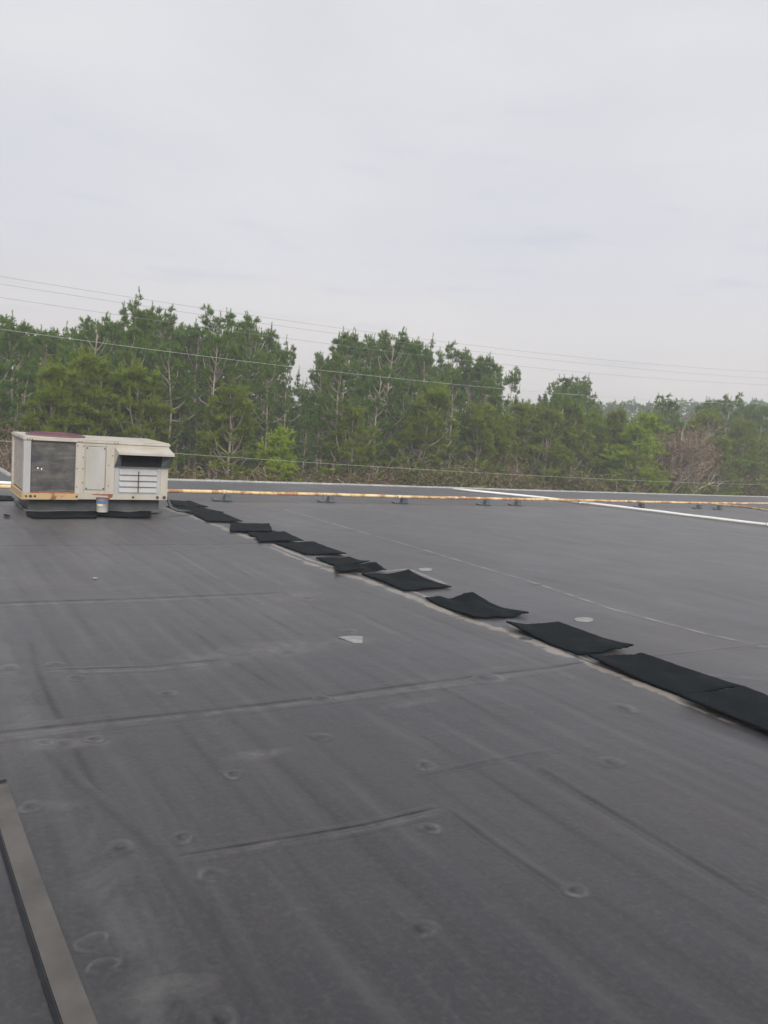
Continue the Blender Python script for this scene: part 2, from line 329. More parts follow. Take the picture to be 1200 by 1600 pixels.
# metal edge trim, in lengths with joints
mb = MB(); path = [(-18, 40), (WING_U-0.02, 40), EDGE[0]] + EDGE[1:]
for a, b in zip(path[:-1], path[1:]):
    a = Vector((*a, 0)); b = Vector((*b, 0)); L = (b-a).length; d = (b-a)/L; nrm = Vector((-d.y, d.x, 0)); s = 0.0
    while s < L-0.05:
        e = min(L, s+0.305); p0 = a+d*(s+0.006); p1 = a+d*(e-0.006); q = nrm
        w0, w1, h = -0.07, 0.06, 0.055+0.008*random.Random(int(s*100)).random()
        if (p1-p0).length > 0.03:
            mb.add([p0+q*w0, p1+q*w0, p1+q*w1, p0+q*w1, p0+q*(w0+.015)+Vector((0,0,h)), p1+q*(w0+.015)+Vector((0,0,h)), p1+q*w1+Vector((0,0,h*.8)), p0+q*w1+Vector((0,0,h*.8))],
                   [(4,5,6,7),(0,1,5,4),(1,2,6,5),(2,3,7,6),(3,0,4,7)])
        s = e
mb.build('edge_trim', M['trim'], bld)
# thin sheets on the roof: each carries UV with x along and y across
_lay = [0]
def zlay(base=0.003):
    _lay[0] += 1; return base + 0.00004*(_lay[0] % 7)
NC = 10
def gs(x, w_): return math.exp(-(x/w_)**2)
def strip(name, pts, width, kind, seg=0.06, z=None, material=None, amp=1.0, wob=0.0):
    # a lapped strip of the same sheet: the mark colours carry grime (red), dust (green) and sealant (blue)
    zb = {'streak': .0008, 'lip': .0012, 'seam': .0016, 'crisp': .0018, 'tan': .0022, 'cream': .0027, 'tape': .0024, 'crack': .0034, 'flat': .0040}[kind]
    z = zlay(zb) if z is None else z; P2 = [Vector(p) for p in pts]; lens = [0]
    for a, b in zip(P2[:-1], P2[1:]): lens.append(lens[-1]+(b-a).length)
    T = lens[-1]; n = max(3, int(T/seg)); rg = random.Random(len(name)+int(T*1000)); V = []; Cc = []
    half = width/2 if kind == 'flat' else max(width*1.6, 0.04); ph = rg.uniform(0, 9)
    for i in range(n+1):
        s_ = T*i/n; k = max(j for j in range(len(lens)-1) if lens[j] <= s_+1e-9); a, b = P2[k], P2[k+1]
        d = (b-a).normalized(); q = Vector((-d.y, d.x)); p = a+d*(s_-lens[k])+q*(0.010*math.sin(s_*2.1+ph)*(kind != 'flat')+rg.uniform(-1, 1)*wob)
        e = min(1, s_/0.12, (T-s_)/0.12) if kind not in ('flat', 'crack') else 1.0
        for c_ in range(NC+1):
            x = -1+2*c_/NC; off = x*half; w_ = width/2; pp = p+q*off; zz = (z if (abs(x) < 0.7 and 0 < i < n) or kind == 'flat' else (-0.0008 if abs(x) > 0.99 or i in (0, n) else z*0.5))+bumpz(pp.x, pp.y); col_ = [0, 0, 0]
            if kind in ('seam', 'crisp'):
                col_ = [gs(off, w_*0.55)*(0.75 if kind == 'seam' else 0.95), gs(off+w_*1.3, w_*0.8)*0.55, 0]
                zz += 0.0022*gs(max(0, off), w_*1.0)*(off >= -1e-6)*e*(abs(x) < 0.7)
            elif kind == 'streak': col_ = [gs(off, w_*0.9)*0.5, 0, 0]
            elif kind == 'lip': col_ = [0, gs(off, w_*0.9)*0.8, 0]
            elif kind == 'tan': col_ = [0, gs(off, w_*1.6)*0.3, gs(off, w_*1.1)*0.78]
            elif kind == 'cream': col_ = [0, 0, gs(off, w_*1.0)*0.95]
            elif kind == 'tape': col_ = [0.15*gs(off-w_*1.6, w_*0.6), gs(off, w_)*0.5, gs(off, w_)*0.66]
            elif kind == 'crack': col_ = [gs(off, w_*0.8)*1.0, 0, 0]
            V.append((pp.x, pp.y, zz)); Cc += [min(1, v_*e*amp) for v_ in col_]+[1.0]
    F_ = []; W1 = NC+1
    for i in range(n):
        for c_ in range(NC): a = i*W1+c_; F_ += [a, a+W1, a+W1+1, a+1]
    me = np_mesh(name, V, F_, 4); ca = me.color_attributes.new('mark', 'FLOAT_COLOR', 'POINT'); ca.data.foreach_set('color', Cc)
    F2 = me.polygons[0].normal.z
    if F2 < 0: me.flip_normals()
    return link(name, me, material or M['roof'], roof, True)
def disc(name, u, v, ru, rv, fn, z, dome=0.0, n=30, rings=10, seed=0):
    rg = random.Random(seed); w1, w2, w3 = [rg.uniform(0, 6.28) for _ in range(3)]; V = [(u, v, z+bumpz(u, v)+dome)]; c0 = fn(0, 0); Cc = list(c0)+[1.0]
    for i in range(1, rings+1):
        rr = i/rings
        for k in range(n):
            t_ = 2*math.pi*k/n; wob_ = 1+0.10*math.sin(2*t_+w1)+0.07*math.sin(3*t_+w2)
            x = rr*ru*math.cos(t_)*wob_; y = rr*rv*math.sin(t_)*wob_
            V.append((u+x, v+y, -0.0007+(z+0.0007+dome)*max(0.0, 1-rr*rr)**1.25+bumpz(u+x, v+y))); Cc += list(fn(rr, t_+w3))+[1.0]
    me = bpy.data.meshes.new(name); F_ = [(0, 1+k, 1+(k+1) % n) for k in range(n)]
    for i in range(rings-1):
        for k in range(n): a = 1+i*n; F_.append((a+k, a+n+k, a+n+(k+1) % n, a+(k+1) % n))
    me.from_pydata(V, [], F_); me.update(); ca = me.color_attributes.new('mark', 'FLOAT_COLOR', 'POINT'); ca.data.foreach_set('color', Cc)
    return link(name, me, M['roof'], roof, True)
def px(*pp): return [UVp(*p) for p in pp]
# lap seams of the membrane
strip('seam', px((-60, 1152), (200, 1122), (480, 1092), (700, 1065), (920, 1035)), 0.075, 'seam')
strip('seam_lip', px((-60, 1159), (200, 1130), (480, 1099), (700, 1071), (900, 1042)), 0.05, 'lip')
strip('seam', px((920, 1035), (985, 1029), (1100, 1018), (1210, 1004)), 0.05, 'seam', amp=0.6)
strip('seam', px((-80, 945), (200, 937), (440, 926)), 0.11, 'seam')
strip('seam', px((-60, 853), (230, 852), (450, 850)), 0.10, 'seam')
strip('seam', px((60, 1047), (230, 1041), (358, 1029)), 0.045, 'seam')
strip('seam_lip', px((90, 1050), (230, 1045), (358, 1033)), 0.04, 'lip')
strip('seam', px((262, 1342), (420, 1314), (560, 1289), (690, 1259)), 0.028, 'crisp')
strip('seam_lip', px((262, 1349), (420, 1320), (560, 1295), (690, 1265)), 0.04, 'lip')
strip('seam', px((640, 1215), (760, 1190), (880, 1172)), 0.03, 'streak', amp=0.8)
strip('seam', px((60, 1165), (120, 1230), (250, 1337), (330, 1430), (400, 1550), (430, 1620)), 0.05, 'streak', amp=0.7)
strip('seam', px((690, 1259), (760, 1312), (900, 1402)), 0.03, 'streak')
strip('seam', px((827, 1193), (1010, 1300), (1210, 1416)), 0.035, 'streak')
strip('seam', px((45, 1000), (62, 1050), (85, 1100), (130, 1200), (170, 1290)), 0.05, 'streak')
strip('seam', px((300, 985), (360, 1028), (440, 1080)), 0.04, 'streak')
strip('seam', px((400, 955), (478, 995)), 0.03, 'streak')
strip('seam_lip', px((175, 810), (250, 850), (345, 905), (420, 950)), 0.05, 'lip', amp=0.6)
strip('seam_lip', px((330, 850), (400, 905), (490, 950)), 0.04, 'lip', amp=0.5)
strip('seam', px((930, 1050), (1080, 1052), (1210, 1062)), 0.04, 'lip')
# sealant along the ridge under the mats
strip('ridge_sealant', px((255, 793), (350, 826), (420, 853), (490, 884), (560, 905), (640, 932), (720, 966), (830, 1004), (925, 1042), (1060, 1092), (1210, 1150)), 0.16, 'tan')
strip('ridge_sealant', px((420, 850), (490, 878), (575, 901), (660, 930), (740, 966)), 0.10, 'cream')
strip('ridge_sealant', px((785, 975), (850, 1003), (915, 1031), (1000, 1062), (1066, 1087)), 0.055, 'cream')
strip('ridge_sealant', px((566, 896), (640, 889), (700, 915)), 0.07, 'cream')
for q in (((512, 882), (610, 893)), ((626, 922), (712, 918)), ((470, 867), (545, 866)), ((390, 847), (480, 846))):
    strip('ridge_sealant', px(*q), 0.13, 'cream')
# pale tape joint beyond the ridge with small splits
strip('roof_tape', px((440, 795), (470, 803), (560, 830), (690, 867), (830, 910), (960, 953), (1100, 990), (1215, 1015)), 0.055, 'tape')
for q in (((448, 803.5), (458, 805.5)), ((511, 826), (528, 829.5)), ((500, 826), (560, 830)), ((665, 866), (692, 867.5)), ((650, 862), (675, 867)), ((822, 912), (852, 916)), ((828, 912), (838, 916)), ((1168, 1009), (1190, 1014))):
    strip('roof_split', px(*q), 0.05, 'crack')
# left walkway strip with the black joint beside it
strip('walkway_strip', [(0.515, -1.2), (0.45, 1.7), (0.428, 2.2), (0.413, 2.65), (0.402, 3.05), (0.393, 3.58)], 0.078, 'flat', material=M['strip'])
strip('walkway_joint', [(0.464, -1.2), (0.399, 1.7), (0.377, 2.2), (0.362, 2.65), (0.351, 3.05), (0.342, 3.45)], 0.013, 'flat', z=0.0036, material=M['dark'])
strip('walkway_strip', [(0.34, 3.60), (0.43, 3.62)], 0.016, 'flat', z=0.0046, material=M['dark'])
# fastener plates under the membrane with dust rings round them
for (x, y, r, k) in ((70, 1160, .05, 0), (100, 1160, .05, 0), (148, 1155, .055, 1), (48, 1262, .05, 1), (188, 1326, .055, 0), (285, 1310, .05, 1), (330, 1370, .06, 0), (365, 1210, .05, 1),
                     (15, 1042, .06, 0), (85, 1037, .06, 0), (118, 1058, .06, 0), (503, 1152, .06, 0), (672, 1295, .05, 2), (900, 1392, .05, 1), (658, 1453, .055, 1), (502, 1091, .07, 0),
                     (262, 1083, .06, 0), (545, 987, .08, 0), (665, 1197, .06, 0), (760, 1060, .14, 0), (975, 1107, .09, 0), (955, 1192, .07, 0), (345, 1598, .05, 1), (820, 1000, .07, 0), (480, 935, .1, 0)):
    u, v = UVp(x, y); rgp = random.Random(int(x*7+y)); r0 = rgp.uniform(.50, .62); dk = 0.85 if k else 0.6
    def fn(rr, t_, r0=r0, dk=dk, k=k, a=rgp.uniform(.4, .8)):
        arc = 0.55+0.45*math.sin(t_*1.0)+0.2*math.sin(3*t_)
        return (max(0, dk*gs(rr-0.22, 0.14)*(0.5+0.5*math.sin(t_+2)) if rr > 0 else dk*0.4), max(0, a*gs(rr-r0, 0.13)*arc*1.3), 0)
    disc('fastener_plate', u, v, r*1.35, r*1.35, fn, 0.0030+0.00006*(int(x) % 5), dome=0.003, seed=int(x+y))
for (x, y, sx, sy) in ((430, 1014, .9, .35), (330, 1030, .5, .3), (545, 1003, .4, .2), (760, 1055, .7, .2), (235, 1560, .24, .10), (1125, 1120, .14, .1), (120, 1160, .35, .12), (470, 930, .5, .4), (400, 1180, .25, .1), (640, 1100, .3, .1)):
    u, v = UVp(x, y); disc('dust_patch', u, v, sx, sy, lambda rr, t_: (0, 0.5*max(0, 1-rr**1.5)**1.5, 0), 0.0016+0.00005*(int(x) % 5), rings=12, n=36, seed=int(x))
for (x, y, s) in ((143, 1475, .07), (160, 1512, .06)):
    u, v = UVp(x, y); disc('dust_patch', u, v, s, s*.8, lambda rr, t_: (0, 0.9*gs(rr-0.7, 0.10)*(0.6+0.4*math.sin(2*t_)), 0), 0.0036, rings=14, n=40, seed=int(x))
# pale patches past the ridge and one torn triangular patch
def blob(name, pts, material, z, label, cat):
    P3 = [B(*UVp(*p), z) for p in pts]; c_ = sum(P3, Vector())/len(P3); mb = MB()
    n = len(P3); top = [p-c_ + Vector((0, 0, 0.004)) for p in P3]; bot = [p-c_ for p in P3]
    mb.add(top+bot, [tuple(range(n))] + [(i+n, (i+1) % n+n, (i+1) % n, i) for i in range(n)])
    o = mb.build(name, material); o.location = c_; tag(o, label, cat); return o
def oval(cx, cy, rx, ry, n=18, seed=1):
    rg = random.Random(seed); return [(cx+rx*math.cos(t)*(1+rg.uniform(-.08, .08)), cy+ry*math.sin(t)*(1+rg.uniform(-.12, .12))) for t in [-2*math.pi*i/n for i in range(n)]]
blob('roof_patch', oval(664.5, 890.5, 11, 2.6, seed=2), M['patch'], 0.004, 'small pale oval repair patch on the roof behind the curled mat with a raised corner', 'roof patch')
blob('roof_patch', oval(912.5, 969, 15, 3.6, seed=3), M['patch'], 0.004, 'larger round pale patch on the roof between two mats and the taped joint', 'roof patch')
blob('roof_patch', [(529, 997), (552, 1006), (566, 1006.5), (567, 996), (548, 995)][::1], M['patch'], 0.006, 'torn triangular pale patch lying alone in the middle of the grey roof', 'roof patch')
blob('litter_scrap', [(145, 904), (145, 906), (152, 906), (152, 904)], M['patch'], 0.012, 'tiny white scrap of litter on the grey roof below the rooftop unit', 'litter')
blob('rubber_scrap', [(5, 806.5), (7, 810), (16, 810.3), (15, 808), (9, 806.5)], M['mat'], 0.03, 'small black rubber scrap at the left edge of the roof before the unit', 'rubber scrap')

# ------------------------------------------------------------------ rubber walkway mats
def make_mat(name, corners, lifts, label, seed, base=0.035, sag=0.0, thick=0.014, nx=26, ny=18, rough=0.006, over=0.0):
    rg = random.Random(seed)
    P3 = [G(x, y, base+l) for (x, y), l in zip(corners, lifts)]
    o_ = sum(P3, Vector())/4; o_.z = 0
    cs = [p-o_ for p in P3]; zc = [p.z for p in P3]; V = []
    ph = [rg.uniform(0, 6.28) for _ in range(8)]
    ragged = [[rg.uniform(-1, 1) for _ in range(60)] for _ in range(4)]
    for j in range(ny+1):
        for i in range(nx+1):
            s, t = i/nx, j/ny
            ss = s + (0.010*ragged[0][j] + 0.012*math.sin(t*6+ph[0]))*(1 if i == 0 else 0) + (0.010*ragged[1][j]+0.012*math.sin(t*7+ph[1]))*(1 if i == nx else 0)
            tt = t + (0.012*ragged[2][i]+0.014*math.sin(s*6+ph[2]))*(1 if j == 0 else 0) + (0.012*ragged[3][i]+0.014*math.sin(s*5+ph[3]))*(1 if j == ny else 0)
            x = (cs[0]*(1-ss)*(1-tt)+cs[1]*ss*(1-tt)+cs[2]*ss*tt+cs[3]*(1-ss)*tt)
            z = base
            for (cs_, ct, l) in ((0, 0, lifts[0]), (1, 0, lifts[1]), (1, 1, lifts[2]), (0, 1, lifts[3])):
                d = math.hypot(s-cs_, t-ct); z += l*max(0, 1-d/0.75)**2
            z += rough*(math.sin(s*7+ph[4])*math.sin(t*6+ph[5]) + 0.6*math.sin(s*13+ph[6]+t*5))
            z += over*max(0.0, s)                       # a mat that lies partly on its neighbour
            V.append((x.x, x.y, max(0.022, z)))
    n = len(V); W_ = nx+1; V2 = V + [(x, y, z-thick) for x, y, z in V]; Q = []
    for j in range(ny):
        for i in range(nx):
            a = j*W_+i; Q += [a, a+1, a+W_+1, a+W_, n+a, n+a+W_, n+a+W_+1, n+a+1]
    ring_ = [i for i in range(nx)] + [j*W_+nx for j in range(ny)] + [ny*W_+nx-i for i in range(nx)] + [(ny-j)*W_ for j in range(ny)]
    for a, b in zip(ring_, ring_[1:]+ring_[:1]): Q += [a, n+a, n+b, b]
    me = np_mesh('rubber_mat', V2, Q, 4)
    import bmesh
    bm = bmesh.new(); bm.from_mesh(me); bmesh.ops.recalc_face_normals(bm, faces=bm.faces); bm.to_mesh(me); bm.free()
    o = link('rubber_mat', me, M['mat'], None, False); o.location = o_
    tag(o, label, 'rubber mat', 'black rubber walkway mats laid along the roof ridge'); return o
# corners run far-left, far-right, near-right, near-left
mats = [
 ([(262,780.5),(297,782.5),(325,791),(275,790)], (.01,.01,.0,.01), 'black rubber mat right beside the rooftop unit, farthest of the ridge row', .04, 0),
 ([(260,791),(307,791),(351,800),(300,802)], (.0,.0,.01,.0), 'black rubber mat second from the rooftop unit, its far end under the unit corner', .035, 0),
 ([(301,801.5),(347,800.5),(380,814),(323,813.5)], (.0,.01,.0,.0), 'black rubber mat third from the rooftop unit, before the small gap in the row', .05, 0),
 ([(360,816),(421,817),(426,829.5),(360,829)], (.0,.03,.0,.0), 'straight-sided black mat just past the gap, set left of the mats it overlaps', .055, 0),
 ([(384,829.5),(428,828.5),(448,836),(392,836.5)], (.0,.0,.01,.0), 'narrow black mat mostly hidden, sandwiched below the straight-sided mat', .035, 0),
 ([(396,836.5),(443,829),(473,843.5),(406,844.5)], (.0,.02,.0,.0), 'black mat covering the near end of the narrow sandwiched mat', .06, 0),
 ([(431,848),(491,846),(541,864),(476,865)], (.0,.0,.015,.0), 'flat black mat lying alone with a notched right edge, before the crumpled pair', .035, 0),
 ([(492,871),(544,870),(577,876),(522,882)], (.0,.0,.02,.0), 'flat mat half buried under a crumpled mat', .035, 0),
 ([(522,876.5),(589,877),(604,889),(524,890)], (.03,.06,.0,.02), 'crumpled black mat with rolled edge lying on another mat', .05, 0.0),
 ([(566,895),(639,889),(707,916),(631,921)], (.0,.085,.0,.0), 'black mat with sharply raised far corner beside the small pale oval patch', .035, 0),
 ([(662,933),(737,925.5),(826,959),(740,965)], (.0,.06,.0,.0), 'black mat with one raised far corner and a dented face, fourth from the right end', .035, 0),
 ([(792,971),(874.5,972),(991,1006.5),(901,1020)], (.04,.0,.045,.0), 'black mat whose left and right corners curl up, third from the right end', .035, 0),
 ([(918,1022),(1002,1019),(1159,1069.5),(1067,1086)], (.03,.02,.01,.0), 'long black mat partly overlapped by the last mat at the right edge', .035, 0),
 ([(1065,1087),(1160,1071.5),(1320,1130),(1248,1160)], (.0,.0,.0,.0), 'last and nearest black mat, cut off by the right edge of the picture', .055, 0),
]
for i, (c_, l_, lab, bs, ov) in enumerate(mats):
    make_mat('rubber_mat', c_, l_, lab, 11+i*3, base=bs, over=ov, rough=(0.016 if i in (8, 10) else 0.005))
make_mat('rubber_mat', [(40,799),(150,798),(152,808),(48,808)], (.01,.0,.0,.0), 'long black mat on the roof in front of the left half of the unit', 71, base=.035)
make_mat('rubber_mat', [(150,797.5),(236,798.5),(235,806.5),(153,804.5)], (.0,.0,.02,.0), 'thin rumpled black mat in front of the right half of the unit, by the pail', 75, base=.045, rough=0.012)
make_mat('rubber_mat', [(-30,773),(18,774.5),(22,780.5),(-30,781.5)], (.0,.0,.0,.0), 'black mat behind the left end of the unit at the picture edge', 79, base=.035)

# ------------------------------------------------------------------ rooftop unit
UR = R_(33.63); t1, t2 = 0.014, 0.0337
ex = Vector((math.cos(UR)*math.cos(t1), math.sin(UR)*math.cos(t1), math.sin(t1))); ey = Vector((-math.sin(UR)*math.cos(t2), math.cos(UR)*math.cos(t2), math.sin(t2)))
ez = ex.cross(ey).normalized(); ey = ez.cross(ex)
unit = empty('rooftop_unit'); mw = Matrix((ex, ey, ez)).transposed().to_4x4(); mw.translation = (-6.198, 13.105, 0.243); unit.matrix_world = mw
tag(unit, 'cream packaged rooftop air conditioning unit with dark coil, maroon fan and louvred hood', 'air conditioner')
W_, D_, H_ = 2.5, 1.405, 1.071
def upart(name, f, m_, bevel=0.004, smooth=False, parent=unit):
    mb = MB(); f(mb); return mb.build(name, m_, parent, smooth, bevel)
upart('curb', lambda b: (b.box(.12, .16, -.30, W_-.1, D_-.1, -.003), b.box(.07, .09, -.262, W_-.05, .159, -.205), b.box(.05, .161, -.262, .119, D_-.05, -.205)), M['curb'], 0.01)
upart('base_frame', lambda b: (b.box(.9, -.012, 0, W_-.002, .04, .10), b.box(W_-.04, .041, 0, W_+.006, D_, .10), b.box(0, D_-.04, 0, W_-.041, D_+.006, .10)), M['cream_rust'])
upart('base_frame', lambda b: (b.box(.002, -.012, 0, .898, .04, .10), b.box(-.012, .041, 0, .04, D_-.041, .10), b.box(-.03, -.03, -.008, .9, .30, -.001), b.box(-.03, .301, -.008, .3, D_, -.001)), M['pan_rust'])
upart('casing', lambda b: (b.box(.06, .06, .11, W_-.03, D_-.03, H_-.075),), M['dark'], 0.0)
upart('corner_post', lambda b: (b.box(0, 0, .101, .115, .05, H_-.062), b.box(0, .051, .101, .05, .13, H_-.062)), M['louver'])
upart('corner_post', lambda b: (b.box(0, D_-.10, .101, .05, D_, H_-.062),), M['cream'])
upart('coil', lambda b: b.box(.116, .03, .125, .842, .055, H_-.063), M['coil'], 0.0)
upart('coil', lambda b: b.box(.03, .131, .125, .055, D_-.101, H_-.063), M['sidecoil_lit'], 0.0)
upart('sill', lambda b: b.box(.116, .004, .101, .842, .05, .124), M['rust'])
upart('panel', lambda b: (b.box(.843, 0, .101, .99, .05, H_-.062),), M['cream'])
upart('panel', lambda b: (b.box(.992, 0, .101, 1.36, .05, .165), b.box(.992, 0, H_-.115, 1.36, .05, H_-.062), b.box(.992, .016, .166, 1.36, .05, H_-.116)), M['cream'])
upart('access_panel', lambda b: b.box(1.01, -.010, .175, 1.345, .015, H_-.125), M['panel'], 0.006)
upart('panel', lambda b: b.box(1.362, 0, .101, 1.515, .05, H_-.062), M['cream'])
upart('panel', lambda b: (b.box(1.517, .004, .96, W_, .05, H_-.062), b.box(W_-.135, .004, .101, W_, .05, .959)), M['cream'])
upart('side_panel', lambda b: b.box(W_-.029, .051, .101, W_-.001, D_, H_-.062), M['cream'])
upart('back_panel', lambda b: b.box(.051, D_-.029, .101, W_-.03, D_-.001, H_-.062), M['cream'])
def lid(b):
    b.box(-.012, -.016, H_-.060, W_+.012, D_+.012, H_-.016); b.box(.004, .0, H_-.0155, W_-.004, D_-.004, H_)
upart('top_panel', lid, M['cream'], 0.008)
# louvre frame, blades, link bar
lf = upart('louver_frame', lambda b: (b.box(1.517, .0, .101, 1.60, .05, .60), b.box(W_-.215, .0, .101, W_-.137, .05, .60), b.box(1.601, .0, .101, W_-.216, .05, .135), b.box(1.601, .0, .575, W_-.216, .05, .60)), M['louver'])
for k in range(4):
    z0 = .138+k*.109
    def bl_(b, z0=z0): b.add([(1.602, -.022, z0), (W_-.217, -.022, z0), (W_-.217, .02, z0+.107), (1.602, .02, z0+.107), (1.602, -.010, z0), (W_-.217, -.010, z0), (W_-.217, .03, z0+.107), (1.602, .03, z0+.107)],
                              [(0,1,2,3),(4,7,6,5),(0,4,5,1),(3,2,6,7),(0,3,7,4),(1,5,6,2)])
    upart('louver_blade', bl_, M['louver'], 0.0, parent=lf)
upart('link_bar', lambda b: b.box(1.935, -.034, .14, 1.95, -.023, .53), M['bolt'], 0.0, parent=lf)
# hood
hx0, hx1 = 1.50, W_+.010
def hood(b):
    T = .012; top = [(hx0, 0, .965), (hx1, 0, .965), (hx1, -.30, .885), (hx0, -.30, .885)]
    b.add(top+[(x, y, z-T) for x, y, z in top], [(0,3,2,1),(4,5,6,7),(3,7,6,2),(0,4,7,3),(1,2,6,5)])
    b.box(hx0, -.312, .845, hx1, -.301, .888)
upart('hood', hood, M['cream'], 0.003)
def cheek(b, x, s):
    o_ = [(x, -.002, .952), (x, -.299, .872), (x, -.27, .84), (x, -.002, .605)]
    b.add(o_+[(x+s*.014, y, z) for x, y, z in o_], [(0,1,2,3),(7,6,5,4),(0,4,5,1),(1,5,6,2),(2,6,7,3),(3,7,4,0)])
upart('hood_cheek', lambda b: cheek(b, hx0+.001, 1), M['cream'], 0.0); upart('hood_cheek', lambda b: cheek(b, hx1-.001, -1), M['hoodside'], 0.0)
upart('hood_liner', lambda b: (b.box(1.60, -.001, .612, W_-.13, .049, .95)), M['dark'], 0.0)
def inner(b, xa, xb): b.add([(xa, -.262, .845), (xb, -.04, .90), (xb, -.004, .612), (xa, -.006, .606)], [(0,1,2,3)])
upart('hood_baffle', lambda b: inner(b, hx0+.018, hx0+.13), M['hoodside'], 0.0); upart('hood_baffle', lambda b: inner(b, hx1-.018, hx1-.15), M['hoodside'], 0.0)
upart('hood_gutter', lambda b: b.box(hx0, -.03, .601, hx1, -.003, .611), M['hoodside'], 0.0)
# fan on top
fan = upart('fan_guard', lambda b: (b.lathe([(.50, H_+.001), (.50, H_+.022), (.47, H_+.028), (.10, H_+.034), (.01, H_+.034)], .62, .66, 40)), M['maroon'], 0.0, True)
def rings(b):
    for r in (.12, .2, .28, .36, .44):
        b.tube([(.62+r*math.cos(t*math.pi/16), .66+r*math.sin(t*math.pi/16), H_+.040) for t in range(33)], .005, 4)
upart('guard_ring', rings, M['maroon'], 0.0, parent=fan)
def bolts():
    def one(p, q, rr): mb = MB(); mb.tube([p, q], rr, 9); mb.build('bolt', M['bolt'], unit)
    for (x, z) in ((.05, H_-.04), (.09, H_-.04), (.13, H_-.04), (.88, H_-.04), (.93, H_-.04), (1.49, H_-.04), (1.55, H_-.04), (.87, .95), (.965, .95), (.87, .55), (.965, .75), (.965, .55), (.87, .22), (.965, .3), (1.41, .62), (1.41, .25), (1.47, .8)):
        y = -.0165 if z > H_-.06 else -.0005; one((x, y+.001, z), (x, y-.006, z), .010)
    for (x, z) in ((1.03, .92), (1.325, .92), (1.03, .20), (1.325, .20)): one((x, -.009, z), (x, -.017, z), .014)
    for (x, r_) in ((.05, .018), (.12, .024), (.19, .02), (.87, .018), (1.86, .02), (W_-.19, .028), (W_-.06, .032)): one((x, -.011, .05), (x, -.022, .05), r_)
bolts()
upart('rust_stain', lambda b: b.add([(1.12, -.0145, .099), (1.50, -.0145, .1005), (1.49, -.0145, .045), (1.44, -.0145, .02), (1.40, -.0145, .07), (1.14, -.0145, .085)], [(0,5,4,3,2,1)]), M['rust'], 0.0)
upart('paint_chip', lambda b: b.box(.22, .027, .52, .245, .0295, .545), M['pvc'], 0.0); upart('paint_chip', lambda b: b.box(.285, .027, .505, .30, .0295, .535), M['pvc'], 0.0)
upart('condensate_pipe', lambda b: b.tube([(W_+.01, .10, .03), (W_+.05, .08, -.02), (W_+.10, .04, -.15), (W_+.22, -.02, -.20), (W_+.45, .0, -.215)], .03, 10), M['curb'], 0.0, True)
# pail
g = G(159.5, 800, 0.075); pail = empty('pail', g, A); tag(pail, 'small white plastic pail with blue and orange label standing before the unit', 'pail')
mb = MB(); mb.lathe([(.001, 0), (.092, 0), (.096, .01), (.108, .225), (.112, .226), (.112, .235)]); mb.build('tub', M['pail'], pail, True)
mb = MB(); mb.lathe([(.113, .232), (.116, .245), (.113, .252), (.098, .253), (.095, .246), (.001, .247)]); mb.build('lid', M['maroon'], pail, True)
def label_arc(z0, z1, a0, a1, m_):
    mb = MB(); n = 12; vv = []
    for i in range(n+1):
        t = a0+(a1-a0)*i/n
        for z in (z0, z1): r = .0975+(.012*(z-.01)/.215)+.0015; vv.append((r*math.cos(t), r*math.sin(t), z))
    mb.add(vv, [(2*i, 2*i+2, 2*i+3, 2*i+1) for i in range(n)]); return mb.build('label', m_, pail, True)
la, lb = R_(-90-32.5+5-45), R_(-90-32.5+5+48)
label_arc(.155, .195, la, lb, M['blue']); label_arc(.115, .148, la+.1, lb-.5, M['orange'])

# ------------------------------------------------------------------ pipes
def pipe(name, pts, r, m_, label, cat, n=12, coup=2.9):
    P3 = [Vector(p) for p in pts]; o_ = P3[0].copy(); root = empty(name, o_); tag(root, label, cat)
    fine_ = []
    for a, b in zip(P3[:-1], P3[1:]):
        k = max(1, int((b-a).length/0.8))
        fine_ += [a+(b-a)*i/k for i in range(k)]
    fine_.append(P3[-1]); rg = random.Random(5)
    fine_ = [p-o_+Vector((0, 0, rg.uniform(-.006, .006))) for p in fine_]
    mb = MB(); mb.tube(fine_, r, n); mb.build('tube', m_, root, True)
    L = 0; k = 1
    for a, b in zip(fine_[:-1], fine_[1:]):
        L += (b-a).length
        if coup and L > coup*k:
            d = (b-a).normalized(); mb = MB(); mb.tube([a-d*.06, a+d*.06], r*1.22, n); mb.build('coupling', m_, root, True); k += 1
    return root
PZ = 0.18
def PL(x, y, z=PZ): return G(x, y, z)
pipe('gas_pipe', [PL(-60, 758.5), PL(100, 763.5), PL(265, 767.2), PL(350, 769), PL(512, 772.8), PL(625, 776), PL(755, 778.8), PL(880, 781.2), PL(1000, 783.8), PL(1100, 786), PL(1250, 787.2)], 0.043, M['pipe'],
     'long yellow gas pipe, flaking to rust, running across the far roof on low blocks', 'pipe')
pipe('gas_pipe', [PL(1112, 787.2)+Vector((0, 0, -.01)), PL(1160, 791.5), PL(1200, 797.8), PL(1240, 803)], 0.04, M['pipe'], 'short yellow branch pipe leaving the long gas pipe towards the right edge', 'pipe', coup=0)
pipe('plastic_pipe', [PL(708, 764, .07), PL(850, 778, .07), PL(1000, 796, .07), PL(1200, 820, .07), PL(1260, 828, .07)], 0.048, M['pvc'], 'long white plastic pipe lying slantwise on the far right of the roof', 'pipe', coup=6.1)
pipe('plastic_pipe', [PL(-60, 751.5, .07), PL(0, 754.5, .07), PL(60, 757.5, .07), PL(130, 760.5, .07)], 0.04, M['pvc'], 'white plastic pipe beside the gas pipe, disappearing behind the left end of the unit', 'pipe', coup=0)
